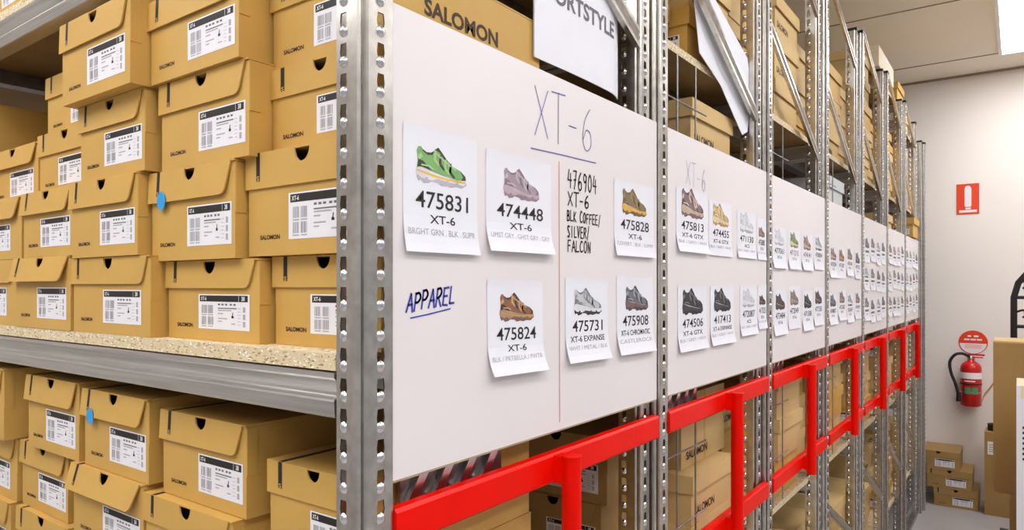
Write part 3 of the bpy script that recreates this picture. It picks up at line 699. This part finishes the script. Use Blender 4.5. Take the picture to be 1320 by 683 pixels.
b = MB(); b.lathe((0, 0, 0), [(.016, .345), (.016, .368), (0, .368)], GALVD, 16); b.box(-.015, .085, -.009, .009, .372, .384, EXTRED); b.box(-.02, .075, -.008, .008, .355, .363, EXTRED); b.box(-.02, -.008, -.009, .009, .345, .384, GALVD); b.build('handle', t)
b = MB(); b.tube(smooth([(-.012, -.01, .365), (-.05, -.03, .385), (-.095, -.04, .375), (-.128, -.04, .32), (-.120, -.045, .24), (-.095, -.05, .17), (-.078, -.05, .10), (-.074, -.05, .06)], 6), .0105, BLACK, 12)
b.tube([(-.074, -.05, .10), (-.073, -.05, .035)], [.013, .017], BLACK, 12); b.build('hose', t)
b = MB(); b.box(-.02, .02, .066, .0845, .05, .36, GALVD)
for zz in (.10, .27): b.lathe((0, 0, 0), [(R+.0012, zz), (R+.0012, zz+.012)], GALVD, 36) if zz < .2 else None
b.build('bracket', t)

# ---------------------------------------------------------------- things on the floor by the far wall
fl_ = [(-.492, -.226, .131, 'bottom'), (-.535, -.262, .131, 'middle'), (-.60, -.335, .13, 'top')]
z = -1.5797
for x0, x1, h, nm in fl_:
    shoe_box(x0, x1, 5.865, z, h, 'brown shoe box, %s of the three piled on the floor by the far wall' % nm, .02, depth=.31, group='shoe boxes piled on the floor', cm=CARD3); z += h+.0008
t = thing('narrow_carton', 'narrow upright brown carton with a small white label against the far wall', 'box', (-.19, 5.82, 0))
b = MB(); b.box(0, .26, 0, .20, .001, .575, CARD3); b.build('box_body', t)
b = MB(); ff = frame((.018, 0, .42), (1, 0, 0), (0, 0, 1), (0, -1, 0)); b.rect(ff, 0, .055, 0, .09, LABEL, .0006)
for y in (.02, .035, .05, .065): b.rect(ff, .008, .046, y, y+.004, GREYINK, .001)
b.build('white_label', t)
b = MB(); b.box(.0, .26, .095, .105, .5751, .5757, CARD); b.box(-.0004, .0002, .095, .105, .5, .5757, CARD); b.build('tape', t)
b = MB(); n = 24
for r0, r1, m in ((.030, .045, INKB),):
    A = [(r0*math.cos(2*PI*i/n), r0*math.sin(2*PI*i/n)) for i in range(n)]; B = [(r1*math.cos(2*PI*i/n), r1*math.sin(2*PI*i/n)) for i in range(n)]
    for i in range(n):
        j = (i+1) % n
        b.face([(*A[i], .045), (*B[i], .045), (*B[j], .045), (*A[j], .045)], m); b.face([(*B[i], 0), (*B[j], 0), (*B[j], .045), (*B[i], .045)], BLACK, True)
        b.face([(*A[j], 0), (*A[i], 0), (*A[i], .045), (*A[j], .045)], m, True); b.face([(*A[j], 0), (*B[j], 0), (*B[i], 0), (*A[i], 0)], m)
tag(b.build('tape_roll', None, (-.13, 5.90, .5765)), 'dark roll of tape lying on the narrow upright carton', 'tape')
# big carton on another, with an open flap
t = thing('large_carton', 'large plain brown carton raised on a lower carton beside the far wall', 'box', (-.101, 4.2, Z(-1.02)))
b = MB(); b.box(0, .62, 0, .30, 0, .75, CARD3); b.box(-.0005, .6205, -.0005, .3005, .742, .7505, CARD2); b.build('box_body', t)
b = MB(); pr = smooth([(0, .535), (-.02, .50), (-.045, .46), (-.055, .43)], 4)
b.prism([(x, .10, z-.01) for x, z in pr] + [(x+.006, .10, z-.004) for x, z in reversed(pr)], (0, .19, 0), CARD2)
b.build('side_flap', t)
t = thing('base_carton', 'brown carton on the floor underneath the large plain carton', 'box', (-.035, 4.2, 0))
b = MB(); b.box(0, .53, 0, .29, .001, .5590, CARD3); b.build('box_body', t)
b = MB(); b.box(.25, .29, -.0006, .2906, .3, .5594, CARD2); b.build('tape', t)
t = thing('printed_carton', 'pale printed carton with upright black marks in front of the large brown one', 'box', (-.006, 3.62, 0))
b = MB(); b.box(0, .42, 0, .30, .001, 1.163, CREAM); b.box(-.0006, .014, -.0006, .02, .002, 1.1636, PAPER); b.build('box_body', t)
b = MB(); ff = frame((.014, -.0002, .55), (1, 0, 0), (0, 0, 1), (0, -1, 0)); b.rect(ff, 0, .39, 0, .56, PAPER, .0006)
for i in range(7):
    y = .30+.022*i; b.flat(ff, [(.006, y), (.075, y+.016), (.075, y+.026), (.006, y+.010)], INK, .0010)
b.rect(ff, .015, .36, .535, .55, GREYINK, .0010); b.build('print', t)
# hand truck behind the cartons
t = thing('hand_truck', 'black tubular hand truck with an arched handle behind the cartons', 'hand truck', (-.02, 4.75, 0))
b = MB(); hw = .46
arch = [(0, 0, .06), (0, 0, 1.52), (.02, 0, 1.60), (.07, 0, 1.668), (.14, 0, 1.695), (hw-.14, 0, 1.695), (hw-.07, 0, 1.668), (hw-.02, 0, 1.60), (hw, 0, 1.52), (hw, 0, .06)]
b.tube(arch, .016, BLACK, 12)
b.build('frame', t)
for z in (1.52, 1.36, .9, .45):
    b = MB(); b.tube([(.012, 0, z), (hw-.012, 0, z)], .010, BLACK, 10); b.build('cross_bar', t)
b = MB()
for z in (1.44, 1.60): b.tube(smooth([(.012, 0, z), (.045, -.01, z+.01), (.05, -.01, z-.02), (.04, -.005, z-.03)], 5), .006, BLACK, 8)
b.build('hooks', t)
b = MB(); b.box(-.02, hw+.02, -.24, .0, .03, .038, BLACK); b.build('toe_plate', t)
for x in (-.045, hw+.045):
    b = MB(); b.tube([(x-.02, .10, .10), (x+.02, .10, .10)], .10, BLACK, 24); b.build('wheel', t)
b = MB(); b.tube([(-.05, .10, .10), (hw+.05, .10, .10)], .009, GALVD, 8)
for x in (.03, hw-.03): b.tube([(x, .10, .10), (x, 0, .14)], .008, BLACK, 8)
b.build('axle', t)
